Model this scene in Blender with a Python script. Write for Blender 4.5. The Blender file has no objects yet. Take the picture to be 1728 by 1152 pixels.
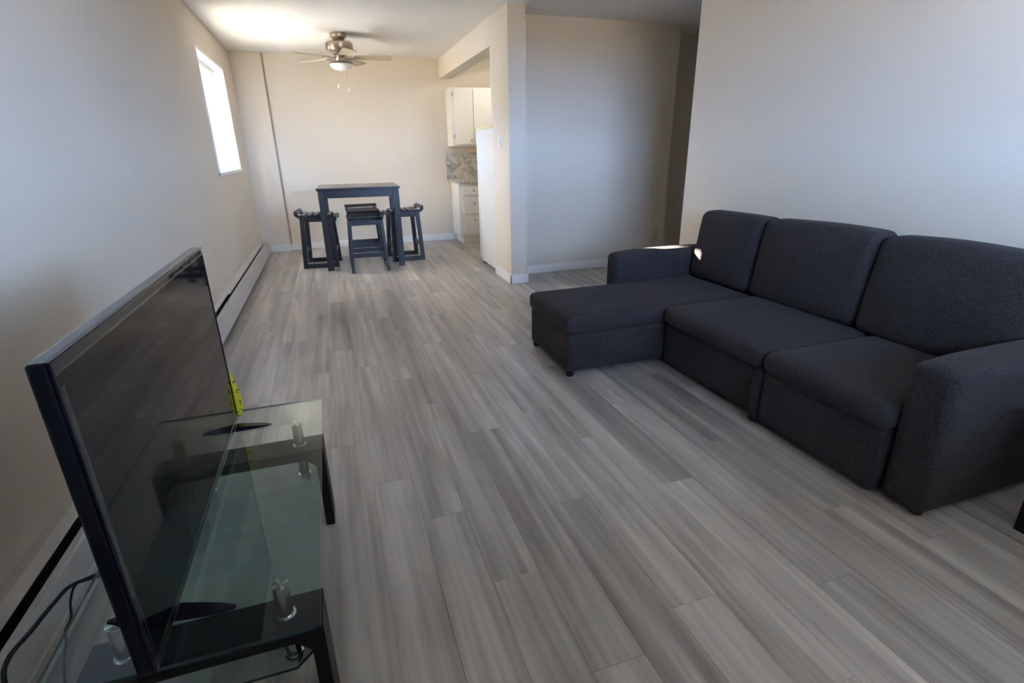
import bpy, bmesh, math, random
from mathutils import Vector, Matrix
R = math.radians
rnd = random.Random(7)
scene = bpy.context.scene
COL = scene.collection

# ------------------------------------------------------------------ camera
cam_d = bpy.data.cameras.new('camera')
cam = bpy.data.objects.new('camera', cam_d)
COL.objects.link(cam)
CAM_POS = Vector((0.9414, 0.0, 1.2721))
PITCH, YAW, ROLL = 0.35264, 0.32076, -0.01728


def cam_rows():
    base = Matrix(((1, 0, 0), (0, 0, -1), (0, 1, 0)))
    ca, sa, cb, sb, cc, sc = math.cos(PITCH), math.sin(PITCH), math.cos(YAW), math.sin(YAW), math.cos(ROLL), math.sin(ROLL)
    rz = Matrix(((cb, -sb, 0), (sb, cb, 0), (0, 0, 1)))
    rx = Matrix(((1, 0, 0), (0, ca, -sa), (0, sa, ca)))
    rr = Matrix(((cc, -sc, 0), (sc, cc, 0), (0, 0, 1)))
    return rr @ rx @ base @ rz


M = cam_rows()
rot = Matrix((M[0], -M[1], -M[2])).transposed()
cam.matrix_world = Matrix.Translation(CAM_POS) @ rot.to_4x4()
cam_d.sensor_width = 36.0
cam_d.lens = 881.3 / 1728 * 36.0
cam_d.clip_start = 0.02
scene.camera = cam

# ------------------------------------------------------------------ light, sky, exposure
SUN_DIR = Vector((1.0, -0.78, -0.253 * 1.268)).normalized()     # the way the sunlight travels
world = bpy.data.worlds.new('sky')
scene.world = world
world.use_nodes = True
wn = world.node_tree
wn.nodes.clear()
w_out = wn.nodes.new('ShaderNodeOutputWorld')
w_bg = wn.nodes.new('ShaderNodeBackground')


def wnode(t, **kw):
    n = wn.nodes.new(t)
    for k, v in kw.items():
        setattr(n, k, v)
    return n


def wmath(op, a, b=None):
    n = wnode('ShaderNodeMath', operation=op)
    for i, q in enumerate((a, b)):
        if q is None:
            continue
        if isinstance(q, (int, float)):
            n.inputs[i].default_value = q
        else:
            wn.links.new(q, n.inputs[i])
    return n.outputs[0]


# clear winter sky: blue, paler towards the horizon, a warm white glow round the sun
w_tc = wnode('ShaderNodeTexCoord')
w_dot = wnode('ShaderNodeVectorMath', operation='DOT_PRODUCT')
wn.links.new(w_tc.outputs['Generated'], w_dot.inputs[0])
w_dot.inputs[1].default_value = tuple(-SUN_DIR)
w_sep = wnode('ShaderNodeSeparateXYZ')
wn.links.new(w_tc.outputs['Generated'], w_sep.inputs[0])
w_el = wmath('POWER', wmath('MAXIMUM', wmath('SUBTRACT', 1.0, wmath('ABSOLUTE', w_sep.outputs['Z'])), 0.0), 4.0)
w_blue = wnode('ShaderNodeMixRGB')
wn.links.new(w_el, w_blue.inputs[0])
w_blue.inputs[1].default_value = (1.4, 2.1, 3.4, 1)        # zenith
w_blue.inputs[2].default_value = (4.4, 6.6, 11.3, 1)          # horizon
w_gl = wmath('MULTIPLY', wmath('POWER', wmath('MAXIMUM', w_dot.outputs['Value'], 0.0), 3.0), 6.5)
w_gc = wnode('ShaderNodeVectorMath', operation='SCALE')
w_gc.inputs[0].default_value = (1.0, 0.84, 0.60)
wn.links.new(w_gl, w_gc.inputs['Scale'])
w_sum = wnode('ShaderNodeVectorMath', operation='ADD')
wn.links.new(w_blue.outputs[0], w_sum.inputs[0])
wn.links.new(w_gc.outputs[0], w_sum.inputs[1])
w_bg.inputs['Strength'].default_value = 1.0
wn.links.new(w_sum.outputs[0], w_bg.inputs[0])
wn.links.new(w_bg.outputs[0], w_out.inputs[0])

sun_d = bpy.data.lights.new('sun', 'SUN')
sun_d.energy = 37.0
sun_d.angle = R(0.6)
sun_d.color = (1.0, 0.89, 0.71)
sun = bpy.data.objects.new('sun', sun_d)
COL.objects.link(sun)
sun.rotation_euler = SUN_DIR.to_track_quat('-Z', 'Y').to_euler()
sun.location = (-6, 10, 6)


def portal(name, loc, direction, sx, sy):
    d = bpy.data.lights.new(name, 'AREA')
    d.shape = 'RECTANGLE'
    d.size, d.size_y = sx, sy
    d.cycles.is_portal = True
    o = bpy.data.objects.new(name, d)
    COL.objects.link(o)
    o.location = loc
    o.rotation_euler = Vector(direction).to_track_quat('-Z', 'Z').to_euler()
    return o


portal('daylight_portal', (-0.01, 6.36, 1.62), (1, 0, 0), 1.34, 1.04)
portal('daylight_portal', (2.555, -0.44, 1.675), (0, 1, 0), 2.01, 1.09)

vs = scene.view_settings
vs.view_transform = 'Standard'
vs.look = 'None'
vs.gamma = 1.0
vs.use_curve_mapping = False
vs.exposure = 2.63
scene.cycles.use_denoising = True
scene.cycles.max_bounces = 14
scene.cycles.diffuse_bounces = 8
scene.cycles.transparent_max_bounces = 16
scene.cycles.sample_clamp_indirect = 6.0
scene.cycles.caustics_reflective = False
scene.cycles.caustics_refractive = False


# ------------------------------------------------------------------ materials
def mat(name, color=(0.5, 0.5, 0.5), rough=0.6, metal=0.0, spec=0.5, **kw):
    m = bpy.data.materials.new(name)
    m.use_nodes = True
    b = m.node_tree.nodes['Principled BSDF']
    b.inputs['Base Color'].default_value = (*color, 1)
    b.inputs['Roughness'].default_value = rough
    b.inputs['Metallic'].default_value = metal
    b.inputs['Specular IOR Level'].default_value = spec
    for k, v in kw.items():
        b.inputs[k].default_value = v
    return m


def nd(m, t, **kw):
    n = m.node_tree.nodes.new(t)
    for k, v in kw.items():
        if hasattr(n, k):
            setattr(n, k, v)
        else:
            n.inputs[k].default_value = v
    return n


def lk(m, a, b):
    m.node_tree.links.new(a, b)


def bsdf(m):
    return m.node_tree.nodes['Principled BSDF']


def coords(m, scale=(1, 1, 1), kind='Object'):
    tc = nd(m, 'ShaderNodeTexCoord')
    mp = nd(m, 'ShaderNodeMapping')
    mp.inputs['Scale'].default_value = scale
    lk(m, tc.outputs[kind], mp.inputs['Vector'])
    return mp.outputs['Vector']


def noise(m, vec, scale, detail=3, rough=0.5, dist=0.0):
    n = nd(m, 'ShaderNodeTexNoise')
    n.inputs['Scale'].default_value = scale
    n.inputs['Detail'].default_value = detail
    n.inputs['Roughness'].default_value = rough
    n.inputs['Distortion'].default_value = dist
    lk(m, vec, n.inputs['Vector'])
    return n.outputs['Fac']


def ramp(m, fac, stops):
    r = nd(m, 'ShaderNodeValToRGB')
    els = r.color_ramp.elements
    while len(els) < len(stops):
        els.new(0.5)
    for e, (p, c) in zip(els, stops):
        e.position = p
        e.color = (*c, 1) if len(c) == 3 else c
    lk(m, fac, r.inputs['Fac'])
    return r.outputs['Color']


def bump(m, height, strength=0.2, dist=0.01):
    b = nd(m, 'ShaderNodeBump')
    b.inputs['Strength'].default_value = strength
    b.inputs['Distance'].default_value = dist
    lk(m, height, b.inputs['Height'])
    lk(m, b.outputs['Normal'], bsdf(m).inputs['Normal'])


def varied(name, c1, c2, scale, rough=0.6, bstr=0.0, bdist=0.002, bscale=None, stretch=(1, 1, 1), metal=0.0, spec=0.5):
    m = mat(name, c1, rough, metal, spec)
    v = coords(m, stretch)
    lk(m, ramp(m, noise(m, v, scale, 4), [(0.3, c1), (0.7, c2)]), bsdf(m).inputs['Base Color'])
    if bstr:
        bump(m, noise(m, v, bscale or scale * 4, 3), bstr, bdist)
    return m


WALL = varied('greige_wall_paint', (0.71, 0.645, 0.555), (0.685, 0.62, 0.53), 1.3, 0.75, 0.12, 0.0015, 160, spec=0.25)
CEIL = varied('textured_ceiling_paint', (0.86, 0.84, 0.80), (0.80, 0.78, 0.74), 60, 0.9, 0.55, 0.006, 95, spec=0.1)
WHITE = varied('white_trim_paint', (0.84, 0.84, 0.83), (0.80, 0.80, 0.79), 3, 0.4)
CABINET = varied('white_cabinet_paint', (0.83, 0.82, 0.77), (0.79, 0.78, 0.73), 2, 0.42)
FRIDGE = varied('white_enamel', (0.70, 0.70, 0.67), (0.67, 0.67, 0.64), 2, 0.32)
YELLOWED = mat('yellowed_plastic_strip', (0.72, 0.64, 0.36), 0.5)
CREAM = mat('cream_plastic', (0.62, 0.57, 0.40), 0.45)
SWITCH = mat('white_plastic', (0.85, 0.84, 0.82), 0.35)
DARK_HOLE = mat('dark_slot', (0.01, 0.01, 0.01), 0.8)
STOOLWOOD = varied('black_stained_wood', (0.012, 0.011, 0.014), (0.022, 0.02, 0.024), 9, 0.34, 0.1, 0.001, 60, (6, 6, 1))
TABLETOP = varied('black_table_lacquer', (0.016, 0.015, 0.017), (0.028, 0.026, 0.027), 5, 0.25, 0.05, 0.001, 60, (1, 8, 1))
NICKEL = mat('brushed_nickel', (0.43, 0.375, 0.31), 0.3, 1.0)
BLADE = varied('pale_maple_blade', (0.42, 0.345, 0.22), (0.48, 0.40, 0.27), 6, 0.45, 0, stretch=(1, 14, 1))
GLOBE = mat('frosted_white_glass', (0.88, 0.87, 0.84), 0.35)
CHROME = mat('polished_chrome', (0.80, 0.80, 0.80), 0.12, 1.0)
STEEL = mat('brushed_steel', (0.34, 0.34, 0.335), 0.2, 1.0)
FRAME_BLACK = varied('black_board', (0.005, 0.005, 0.0055), (0.008, 0.008, 0.0085), 8, 0.45, spec=0.2)
BEZEL = mat('black_gloss_plastic', (0.004, 0.004, 0.007), 0.2, 0, 0.22)
SCREEN = mat('black_screen_glass', (0.003, 0.003, 0.003), 0.05, 0.0, 0.2)
PLASTIC = mat('matt_black_plastic', (0.010, 0.010, 0.012), 0.5)
CORD = mat('black_rubber', (0.008, 0.008, 0.008), 0.5)
RUBBER = mat('black_foot', (0.008, 0.008, 0.008), 0.6)
HEATER = varied('greige_enamelled_steel', (0.55, 0.51, 0.46), (0.51, 0.475, 0.43), 3, 0.38)
HEATER_F = varied('pale_enamelled_steel', (0.60, 0.585, 0.56), (0.56, 0.55, 0.525), 3, 0.36)
FIN = mat('dark_metal_fins', (0.03, 0.028, 0.026), 0.5, 0.6)
GROUND = varied('sun_bounce_snow', (0.76, 0.75, 0.73), (0.66, 0.65, 0.62), 0.3, 0.9)

# brushed disc on the end of a tube: fan-shaped highlights painted into its colour
DISC = mat('disc_painted_highlights', (0.62, 0.62, 0.60), 0.25, 1.0)
_v = coords(DISC)
_g = nd(DISC, 'ShaderNodeTexGradient', gradient_type='RADIAL')
lk(DISC, _v, _g.inputs['Vector'])
_w = nd(DISC, 'ShaderNodeMath', operation='SINE')
_mm = nd(DISC, 'ShaderNodeMath', operation='MULTIPLY')
_mm.inputs[1].default_value = 25.13
lk(DISC, _g.outputs['Fac'], _mm.inputs[0])
lk(DISC, _mm.outputs[0], _w.inputs[0])
lk(DISC, ramp(DISC, _w.outputs[0], [(0.0, (0.30, 0.30, 0.29)), (1.0, (0.75, 0.75, 0.73))]), bsdf(DISC).inputs['Base Color'])

# marble-look laminate
MARBLE = mat('grey_marble_laminate', (0.6, 0.58, 0.55), 0.3)
_v = coords(MARBLE)
_n = noise(MARBLE, _v, 5.5, 8, 0.65, 2.2)
lk(MARBLE, ramp(MARBLE, _n, [(0.30, (0.20, 0.19, 0.18)), (0.47, (0.45, 0.42, 0.39)), (0.56, (0.66, 0.63, 0.58)), (0.8, (0.72, 0.69, 0.64))]), bsdf(MARBLE).inputs['Base Color'])

# woven upholstery
FABRIC = mat('charcoal_woven_fabric', (0.035, 0.034, 0.040), 0.9, 0, 0.2)
_v = coords(FABRIC)
_c = ramp(FABRIC, noise(FABRIC, _v, 210, 2, 0.6), [(0.34, (0.018, 0.015, 0.017)), (0.52, (0.034, 0.029, 0.032)), (0.70, (0.064, 0.055, 0.057))])
_c2 = ramp(FABRIC, noise(FABRIC, _v, 5, 3), [(0.3, (0.86, 0.86, 0.86)), (0.7, (1.08, 1.08, 1.08))])
_mx = nd(FABRIC, 'ShaderNodeMixRGB', blend_type='MULTIPLY')
_mx.inputs[0].default_value = 1.0
lk(FABRIC, _c, _mx.inputs[1])
lk(FABRIC, _c2, _mx.inputs[2])
lk(FABRIC, _mx.outputs[0], bsdf(FABRIC).inputs['Base Color'])
bsdf(FABRIC).inputs['Sheen Weight'].default_value = 0.03
bsdf(FABRIC).inputs['Sheen Roughness'].default_value = 0.5
bump(FABRIC, noise(FABRIC, _v, 420, 2), 0.35, 0.002)


# clear sheet glass (a real slab): light passes, faces mirror by Fresnel
def sheet_glass(name, tint, gain=1.0):
    m = bpy.data.materials.new(name)
    m.use_nodes = True
    nt = m.node_tree
    nt.nodes.clear()
    out = nt.nodes.new('ShaderNodeOutputMaterial')
    tr = nt.nodes.new('ShaderNodeBsdfTransparent')
    tr.inputs[0].default_value = (*tint, 1)
    gl = nt.nodes.new('ShaderNodeBsdfGlossy')
    gl.inputs['Roughness'].default_value = 0.015
    gl.inputs[0].default_value = (0.95, 1.0, 0.98, 1)
    fr = nt.nodes.new('ShaderNodeFresnel')
    fr.inputs['IOR'].default_value = 1.5
    geo = nt.nodes.new('ShaderNodeNewGeometry')
    inv = nt.nodes.new('ShaderNodeMath')
    inv.operation = 'SUBTRACT'
    inv.inputs[0].default_value = 1.0
    nt.links.new(geo.outputs['Backfacing'], inv.inputs[1])
    mul = nt.nodes.new('ShaderNodeMath')
    mul.operation = 'MULTIPLY'
    nt.links.new(fr.outputs[0], mul.inputs[0])
    nt.links.new(inv.outputs[0], mul.inputs[1])
    dbl = nt.nodes.new('ShaderNodeMath')
    dbl.operation = 'MULTIPLY'
    dbl.use_clamp = True
    dbl.inputs[1].default_value = gain
    nt.links.new(mul.outputs[0], dbl.inputs[0])
    mix = nt.nodes.new('ShaderNodeMixShader')
    nt.links.new(dbl.outputs[0], mix.inputs[0])
    nt.links.new(tr.outputs[0], mix.inputs[1])
    nt.links.new(gl.outputs[0], mix.inputs[2])
    nt.links.new(mix.outputs[0], out.inputs[0])
    return m


def frosted(name):
    m = sheet_glass(name, (0.85, 0.92, 0.89))
    nt = m.node_tree
    out = next(n for n in nt.nodes if n.type == 'OUTPUT_MATERIAL')
    src = out.inputs[0].links[0].from_socket
    df = nt.nodes.new('ShaderNodeBsdfDiffuse')
    df.inputs[0].default_value = (0.26, 0.31, 0.285, 1)
    mx = nt.nodes.new('ShaderNodeMixShader')
    mx.inputs[0].default_value = 0.45
    nt.links.new(src, mx.inputs[1])
    nt.links.new(df.outputs[0], mx.inputs[2])
    nt.links.new(mx.outputs[0], out.inputs[0])
    return m


STAND_GLASS = sheet_glass('clear_green_tinged_glass', (0.90, 0.95, 0.93), 1.2)
WINDOW_GLASS = sheet_glass('clear_window_glass', (0.97, 0.98, 0.98))
EDGE_GLASS = mat('dark_green_glass_edge', (0.02, 0.04, 0.035), 0.15)
FILM = sheet_glass('clear_protective_film', (0.93, 0.94, 0.95), 0.8)

# vinyl plank: streaked grey-brown wood; object colour carries (tone, streakiness, seed)
PLANK = mat('grey_wood_vinyl', (0.3, 0.3, 0.3), 0.30, 0, 0.6)
_tc = nd(PLANK, 'ShaderNodeTexCoord')
_oi = nd(PLANK, 'ShaderNodeObjectInfo')
_sep = nd(PLANK, 'ShaderNodeSeparateColor')
lk(PLANK, _oi.outputs['Color'], _sep.inputs[0])
_sd = nd(PLANK, 'ShaderNodeMath', operation='MULTIPLY')
_sd.inputs[1].default_value = 90.0
lk(PLANK, _sep.outputs[2], _sd.inputs[0])
_cmb = nd(PLANK, 'ShaderNodeCombineXYZ')
lk(PLANK, _sd.outputs[0], _cmb.inputs[0])
lk(PLANK, _sd.outputs[0], _cmb.inputs[1])
_add = nd(PLANK, 'ShaderNodeVectorMath', operation='ADD')
lk(PLANK, _tc.outputs['Object'], _add.inputs[0])
lk(PLANK, _cmb.outputs[0], _add.inputs[1])


def _pm(scale):
    mp = nd(PLANK, 'ShaderNodeMapping')
    mp.inputs['Scale'].default_value = scale
    lk(PLANK, _add.outputs[0], mp.inputs['Vector'])
    return mp.outputs['Vector']


_broad = noise(PLANK, _pm((15, 0.60, 1)), 1.0, 3, 0.45, 0.5)
_fine = noise(PLANK, _pm((110, 3.2, 1)), 1.0, 5, 0.65, 0.3)
_mott = noise(PLANK, _pm((7, 2.4, 1)), 1.0, 3, 0.5, 0.8)
_wv = nd(PLANK, 'ShaderNodeTexWave', wave_type='BANDS', bands_direction='X')
_wv.inputs['Scale'].default_value = 9.0
_wv.inputs['Distortion'].default_value = 14.0
_wv.inputs['Detail'].default_value = 2.0
_wv.inputs['Detail Scale'].default_value = 0.6
lk(PLANK, _pm((1.0, 0.10, 1)), _wv.inputs['Vector'])
_b = ramp(PLANK, _broad, [(0.28, (0.24, 0.214, 0.192)), (0.42, (0.34, 0.307, 0.277)), (0.55, (0.415, 0.377, 0.341)), (0.71, (0.54, 0.494, 0.447))])
_f = ramp(PLANK, _fine, [(0.30, (0.91, 0.905, 0.90)), (0.62, (1.05, 1.05, 1.05))])
_m = ramp(PLANK, _mott, [(0.3, (0.88, 0.87, 0.87)), (0.7, (1.08, 1.08, 1.07))])
_wr = ramp(PLANK, _wv.outputs['Fac'], [(0.0, (0.94, 0.935, 0.93)), (0.6, (1.02, 1.02, 1.02))])
_cur = _b
for _x in (_f, _m, _wr):
    _q = nd(PLANK, 'ShaderNodeMixRGB', blend_type='MULTIPLY')
    _q.inputs[0].default_value = 1.0
    lk(PLANK, _cur, _q.inputs[1])
    lk(PLANK, _x, _q.inputs[2])
    _cur = _q.outputs[0]
_t2 = nd(PLANK, 'ShaderNodeMath', operation='MULTIPLY')
_t2.inputs[1].default_value = 2.0
lk(PLANK, _sep.outputs[0], _t2.inputs[0])
_tv = nd(PLANK, 'ShaderNodeVectorMath', operation='SCALE')
lk(PLANK, _cur, _tv.inputs[0])
lk(PLANK, _t2.outputs[0], _tv.inputs['Scale'])
lk(PLANK, _tv.outputs[0], bsdf(PLANK).inputs['Base Color'])
bump(PLANK, _fine, 0.12, 0.001)

# yellow paper with dark strokes
STICKER = mat('yellow_paper', (0.75, 0.66, 0.03), 0.6)
_v = coords(STICKER, (1, 1, 1))
_n = noise(STICKER, _v, 55, 2, 0.5, 1.5)
lk(STICKER, ramp(STICKER, _n, [(0.36, (0.05, 0.05, 0.01)), (0.40, (0.75, 0.66, 0.03))]), bsdf(STICKER).inputs['Base Color'])


# ------------------------------------------------------------------ mesh helpers
def link_mesh(name, bm, m, parent=None, loc=(0, 0, 0), smooth=False):
    me = bpy.data.meshes.new(name)
    bmesh.ops.recalc_face_normals(bm, faces=bm.faces)
    bm.to_mesh(me)
    bm.free()
    if smooth:
        for p in me.polygons:
            p.use_smooth = True
    for x in (m if isinstance(m, (list, tuple)) else [m]):
        me.materials.append(x)
    o = bpy.data.objects.new(name, me)
    COL.objects.link(o)
    o.location = loc
    if parent is not None:
        o.parent = parent
    return o


def auto_smooth(o, angle=35):
    me = o.data
    for p in me.polygons:
        p.use_smooth = True
    me.set_sharp_from_angle(angle=R(angle))
    return o


def bx(bm, x0, x1, y0, y1, z0, z1, bev=0.0, seg=1):
    r = bmesh.ops.create_cube(bm, size=1.0)
    vs_ = r['verts']
    for v in vs_:
        v.co = Vector(((x0 + x1) / 2 + v.co.x * (x1 - x0), (y0 + y1) / 2 + v.co.y * (y1 - y0), (z0 + z1) / 2 + v.co.z * (z1 - z0)))
    if bev:
        es = list({e for v in vs_ for e in v.link_edges})
        bmesh.ops.bevel(bm, geom=es, offset=bev, segments=seg, profile=0.5, affect='EDGES')
    return bm


def box(name, m, dims, parent=None, bev=0.0, seg=1, loc=(0, 0, 0)):
    bm = bmesh.new()
    bx(bm, *dims, bev, seg)
    return link_mesh(name, bm, m, parent, loc)


def lathe(name, m, profile, parent=None, loc=(0, 0, 0), n=32):
    """profile: list of (r, z) from bottom to top, spun about z."""
    bm = bmesh.new()
    rings = []
    for r, z in profile:
        if r < 1e-6:
            rings.append([bm.verts.new((0, 0, z))])
        else:
            rings.append([bm.verts.new((r * math.cos(2 * math.pi * k / n), r * math.sin(2 * math.pi * k / n), z)) for k in range(n)])
    for a, b in zip(rings, rings[1:]):
        for k in range(n):
            q = [a[k % len(a)], a[(k + 1) % len(a)], b[(k + 1) % len(b)], b[k % len(b)]]
            q = list(dict.fromkeys(q))
            if len(q) >= 3:
                bm.faces.new(q)
    for rg in (rings[0], rings[-1]):
        if len(rg) > 2:
            bm.faces.new(rg)
    return auto_smooth(link_mesh(name, bm, m, parent, loc))


def tube_bm(bm, pts, r, n=8):
    pts = [Vector(p) for p in pts]
    rings = []
    for i, p in enumerate(pts):
        t = (pts[min(i + 1, len(pts) - 1)] - pts[max(i - 1, 0)]).normalized()
        a = t.cross(Vector((0, 0, 1)))
        if a.length < 1e-4:
            a = t.cross(Vector((1, 0, 0)))
        a.normalize()
        b = t.cross(a)
        rings.append([bm.verts.new(p + r * (math.cos(2 * math.pi * k / n) * a + math.sin(2 * math.pi * k / n) * b)) for k in range(n)])
    for a, b in zip(rings, rings[1:]):
        for k in range(n):
            bm.faces.new((a[k], a[(k + 1) % n], b[(k + 1) % n], b[k]))
    bm.faces.new(rings[0])
    bm.faces.new(rings[-1])


def spline(pts, sub=8):
    P = [Vector(p) for p in pts]
    out = []
    for i in range(len(P) - 1):
        p0, p1, p2, p3 = P[max(i - 1, 0)], P[i], P[i + 1], P[min(i + 2, len(P) - 1)]
        for k in range(sub):
            t = k / sub
            out.append(0.5 * ((2 * p1) + (p2 - p0) * t + (2 * p0 - 5 * p1 + 4 * p2 - p3) * t * t + (3 * p1 - p0 - 3 * p2 + p3) * t ** 3))
    out.append(P[-1])
    return out


def tube(name, m, pts, r, parent=None, n=8):
    bm = bmesh.new()
    tube_bm(bm, pts, r, n)
    return link_mesh(name, bm, m, parent, smooth=True)


def prism(bm, poly, axis, a0, a1):
    """extrude a 2-D polygon along an axis ('x','y','z')."""
    def P(u, v, w):
        return {'x': (w, u, v), 'y': (u, w, v), 'z': (u, v, w)}[axis]
    A = [bm.verts.new(P(u, v, a0)) for u, v in poly]
    B = [bm.verts.new(P(u, v, a1)) for u, v in poly]
    n = len(poly)
    bm.faces.new(A)
    bm.faces.new(B)
    for k in range(n):
        bm.faces.new((A[k], A[(k + 1) % n], B[(k + 1) % n], B[k]))


def soft_box(name, m, dims, r, parent=None, puff=(0, 0, 0), n=14, deform=None):
    """upholstered block: rounded edges of radius r (number or per-axis), bulging faces."""
    x0, x1, y0, y1, z0, z1 = dims
    c = Vector(((x0 + x1) / 2, (y0 + y1) / 2, (z0 + z1) / 2))
    h = Vector(((x1 - x0) / 2, (y1 - y0) / 2, (z1 - z0) / 2))
    bm = bmesh.new()
    bmesh.ops.create_cube(bm, size=2.0)
    bmesh.ops.subdivide_edges(bm, edges=bm.edges[:], cuts=n - 1, use_grid_fill=True)
    rr = min(r, min(h) * 0.98)
    for v in bm.verts:
        u = v.co.copy()
        # spend more of the grid on the edges
        s = Vector([math.copysign(abs(math.sin(q * math.pi / 2)), q) for q in u])
        p = Vector((s.x * h.x, s.y * h.y, s.z * h.z))
        inner = Vector([max(-h[i] + rr, min(h[i] - rr, p[i])) for i in range(3)])
        d = p - inner
        if d.length > 1e-9:
            d = d.normalized() * rr
        q = inner + d
        wx, wy, wz = [max(0.0, 1 - (q[i] / h[i]) ** 2) for i in range(3)]
        q.x += math.copysign(puff[0] * wy * wz, q.x) * abs(q.x / h.x)
        q.y += math.copysign(puff[1] * wx * wz, q.y) * abs(q.y / h.y)
        q.z += math.copysign(puff[2] * wx * wy, q.z) * abs(q.z / h.z)
        q += c
        if deform:
            q = deform(q)
        v.co = q
    return link_mesh(name, bm, m, parent, smooth=True)


def thing(name, label, cat, loc=(0, 0, 0), rotz=0.0, group=None):
    o = bpy.data.objects.new(name, None)
    o.empty_display_size = 0.1
    COL.objects.link(o)
    o.location = loc
    o.rotation_euler = (0, 0, rotz)
    o['label'] = label
    o['category'] = cat
    if group:
        o['group'] = group
    return o


def tag(o, label, cat, group=None):
    o['label'] = label
    o['category'] = cat
    if group:
        o['group'] = group
    return o


def structure(o):
    o['kind'] = 'structure'
    return o


def dup(root, loc, rotz, label):
    r = root.copy()
    COL.objects.link(r)
    r.location = loc
    r.rotation_euler = (0, 0, rotz)
    r['label'] = label
    for ch in list(root.children):
        c = ch.copy()
        COL.objects.link(c)
        c.parent = r
        for g in ch.children:
            d = g.copy()
            COL.objects.link(d)
            d.parent = c
    return r


# ------------------------------------------------------------------ the room
H = 2.44
YB = 7.883          # back wall
XR = 3.65           # sofa wall
YF = -0.45          # window wall behind the camera
XE = 6.2            # far end of hall and kitchen
WY0, WY1, WZ0, WZ1 = 5.70, 7.03, 1.11, 2.13      # dining window opening
LX0, LX1, LZ0, LZ1 = 1.55, 3.56, 1.13, 2.22      # living-room window opening (behind the camera)


def wall(name, boxes):
    bm = bmesh.new()
    for b in boxes:
        bx(bm, *b)
    return structure(link_mesh(name, bm, WALL))


T = 0.20
wall('wall_left', [(-T, 0, YF - T, WY0, 0, H), (-T, 0, WY1, YB + T, 0, H), (-T, 0, WY0, WY1, 0, WZ0), (-T, 0, WY0, WY1, WZ1, H)])
wall('wall_back', [(0, XE, YB, YB + T, 0, H), (0, 0.352, YB - 0.06, YB, 0, H)])
wall('wall_front', [(0, LX0, YF - T, YF, 0, H), (LX1, XR + 0.12, YF - T, YF, 0, H), (LX0, LX1, YF - T, YF, 0, LZ0), (LX0, LX1, YF - T, YF, LZ1, H)])
wall('wall_right', [(XR, XR + 0.12, YF, 3.69, 0, H), (XR + 0.12, XE, 3.57, 3.69, 0, H)])
wall('wall_hall', [(2.57, 2.735, 4.88, 5.39, 0, H), (2.735, 4.55, 5.23, 5.39, 0, H), (4.40, XE, 5.62, 5.74, 0, H), (4.43, 4.55, 5.39, 5.62, 0, H)])
wall('wall_end', [(XE, XE + 0.12, 3.57, YB + T, 0, H)])
wall('wall_header', [(2.57, 2.735, 5.39, YB, 2.20, H)])
structure(box('ceiling', CEIL, (-T, XE + 0.12, YF - T, YB + T, H, H + 0.15)))

# floor: slab below, every vinyl plank on it a piece of its own
SUB = mat('dark_underlay', (0.12, 0.115, 0.11), 0.9)
floor = structure(box('floor', SUB, (-T, XE + 0.12, YF - T, YB + T, -0.2, -0.006)))
PW, PL, X0 = 0.1565, 1.295, 0.022
KNOWN = {3: 3.84, 5: 2.232, 6: 1.887, 7: 1.600, 8: 1.233, 9: 3.45, 10: 1.522, 11: 0.963, 12: 1.924, 13: 4.08, 14: 0.887, 17: 0.915}
TONES = {(5, 2.232): 0.50, (6, 1.887): 0.53, (12, 1.924): 0.60, (12, 3.219): 0.56, (9, 3.45): 0.58, (8, 1.233): 0.46, (11, 0.963): 0.50, (14, 0.887): 0.52, (14, -0.408): 0.44}
plank_meshes = {}


def plank_mesh(w, l):
    key = (round(w, 3), round(l, 2))
    if key in plank_meshes:
        return plank_meshes[key]
    bm = bmesh.new()
    g, b = 0.0002, 0.0008
    lo = [bm.verts.new((x, y, -0.006)) for x, y in ((g, g), (w - g, g), (w - g, l - g), (g, l - g))]
    mi = [bm.verts.new((x, y, -b)) for x, y in ((g, g), (w - g, g), (w - g, l - g), (g, l - g))]
    hi = [bm.verts.new((x, y, 0)) for x, y in ((g + b, g + b), (w - g - b, g + b), (w - g - b, l - g - b), (g + b, l - g - b))]
    bm.faces.new(hi)
    bm.faces.new(lo)
    for A, B in ((lo, mi), (mi, hi)):
        for k in range(4):
            bm.faces.new((A[k], A[(k + 1) % 4], B[(k + 1) % 4], B[k]))
    bmesh.ops.recalc_face_normals(bm, faces=bm.faces)
    me = bpy.data.meshes.new('plank')
    bm.to_mesh(me)
    bm.free()
    me.materials.append(PLANK)
    plank_meshes[key] = me
    return me


def lay_row(k, ya, yb, start):
    """one row of planks from ya to yb with a butt joint at start."""
    xa, xb = max(X0 + k * PW, 0.0), X0 + (k + 1) * PW
    y = start - PL * math.ceil((start - ya) / PL)
    while y < yb - 0.02:
        a, b = max(y, ya), min(y + PL, yb)
        if b - a > 0.03:
            o = bpy.data.objects.new('plank', plank_mesh(xb - xa, b - a))
            COL.objects.link(o)
            o.parent = floor
            o.location = (xa, a, 0)
            t = 0.5 + rnd.uniform(-0.085, 0.085)
            for (kk, yy), tv in TONES.items():
                if kk == k and abs(yy - y) < 0.06:
                    t = tv
            o.color = (t, rnd.random(), rnd.random(), 1)
        y += PL


for k in range(-1, 37):
    xm = X0 + (k + 0.5) * PW
    st = KNOWN.get(k, 2.0 + rnd.uniform(0, PL))
    if xm < XR:
        lay_row(k, YF, YB, st)
    else:
        lay_row(k, 3.69, 5.23 if xm < 4.43 else 5.62, st)
        if xm < 3.9:
            lay_row(k, 5.39, YB, st + 0.4)

# baseboards
BBH, BBT = 0.092, 0.014


def board(name, dims):
    return structure(box(name, WHITE, dims, bev=0.003))


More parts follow.
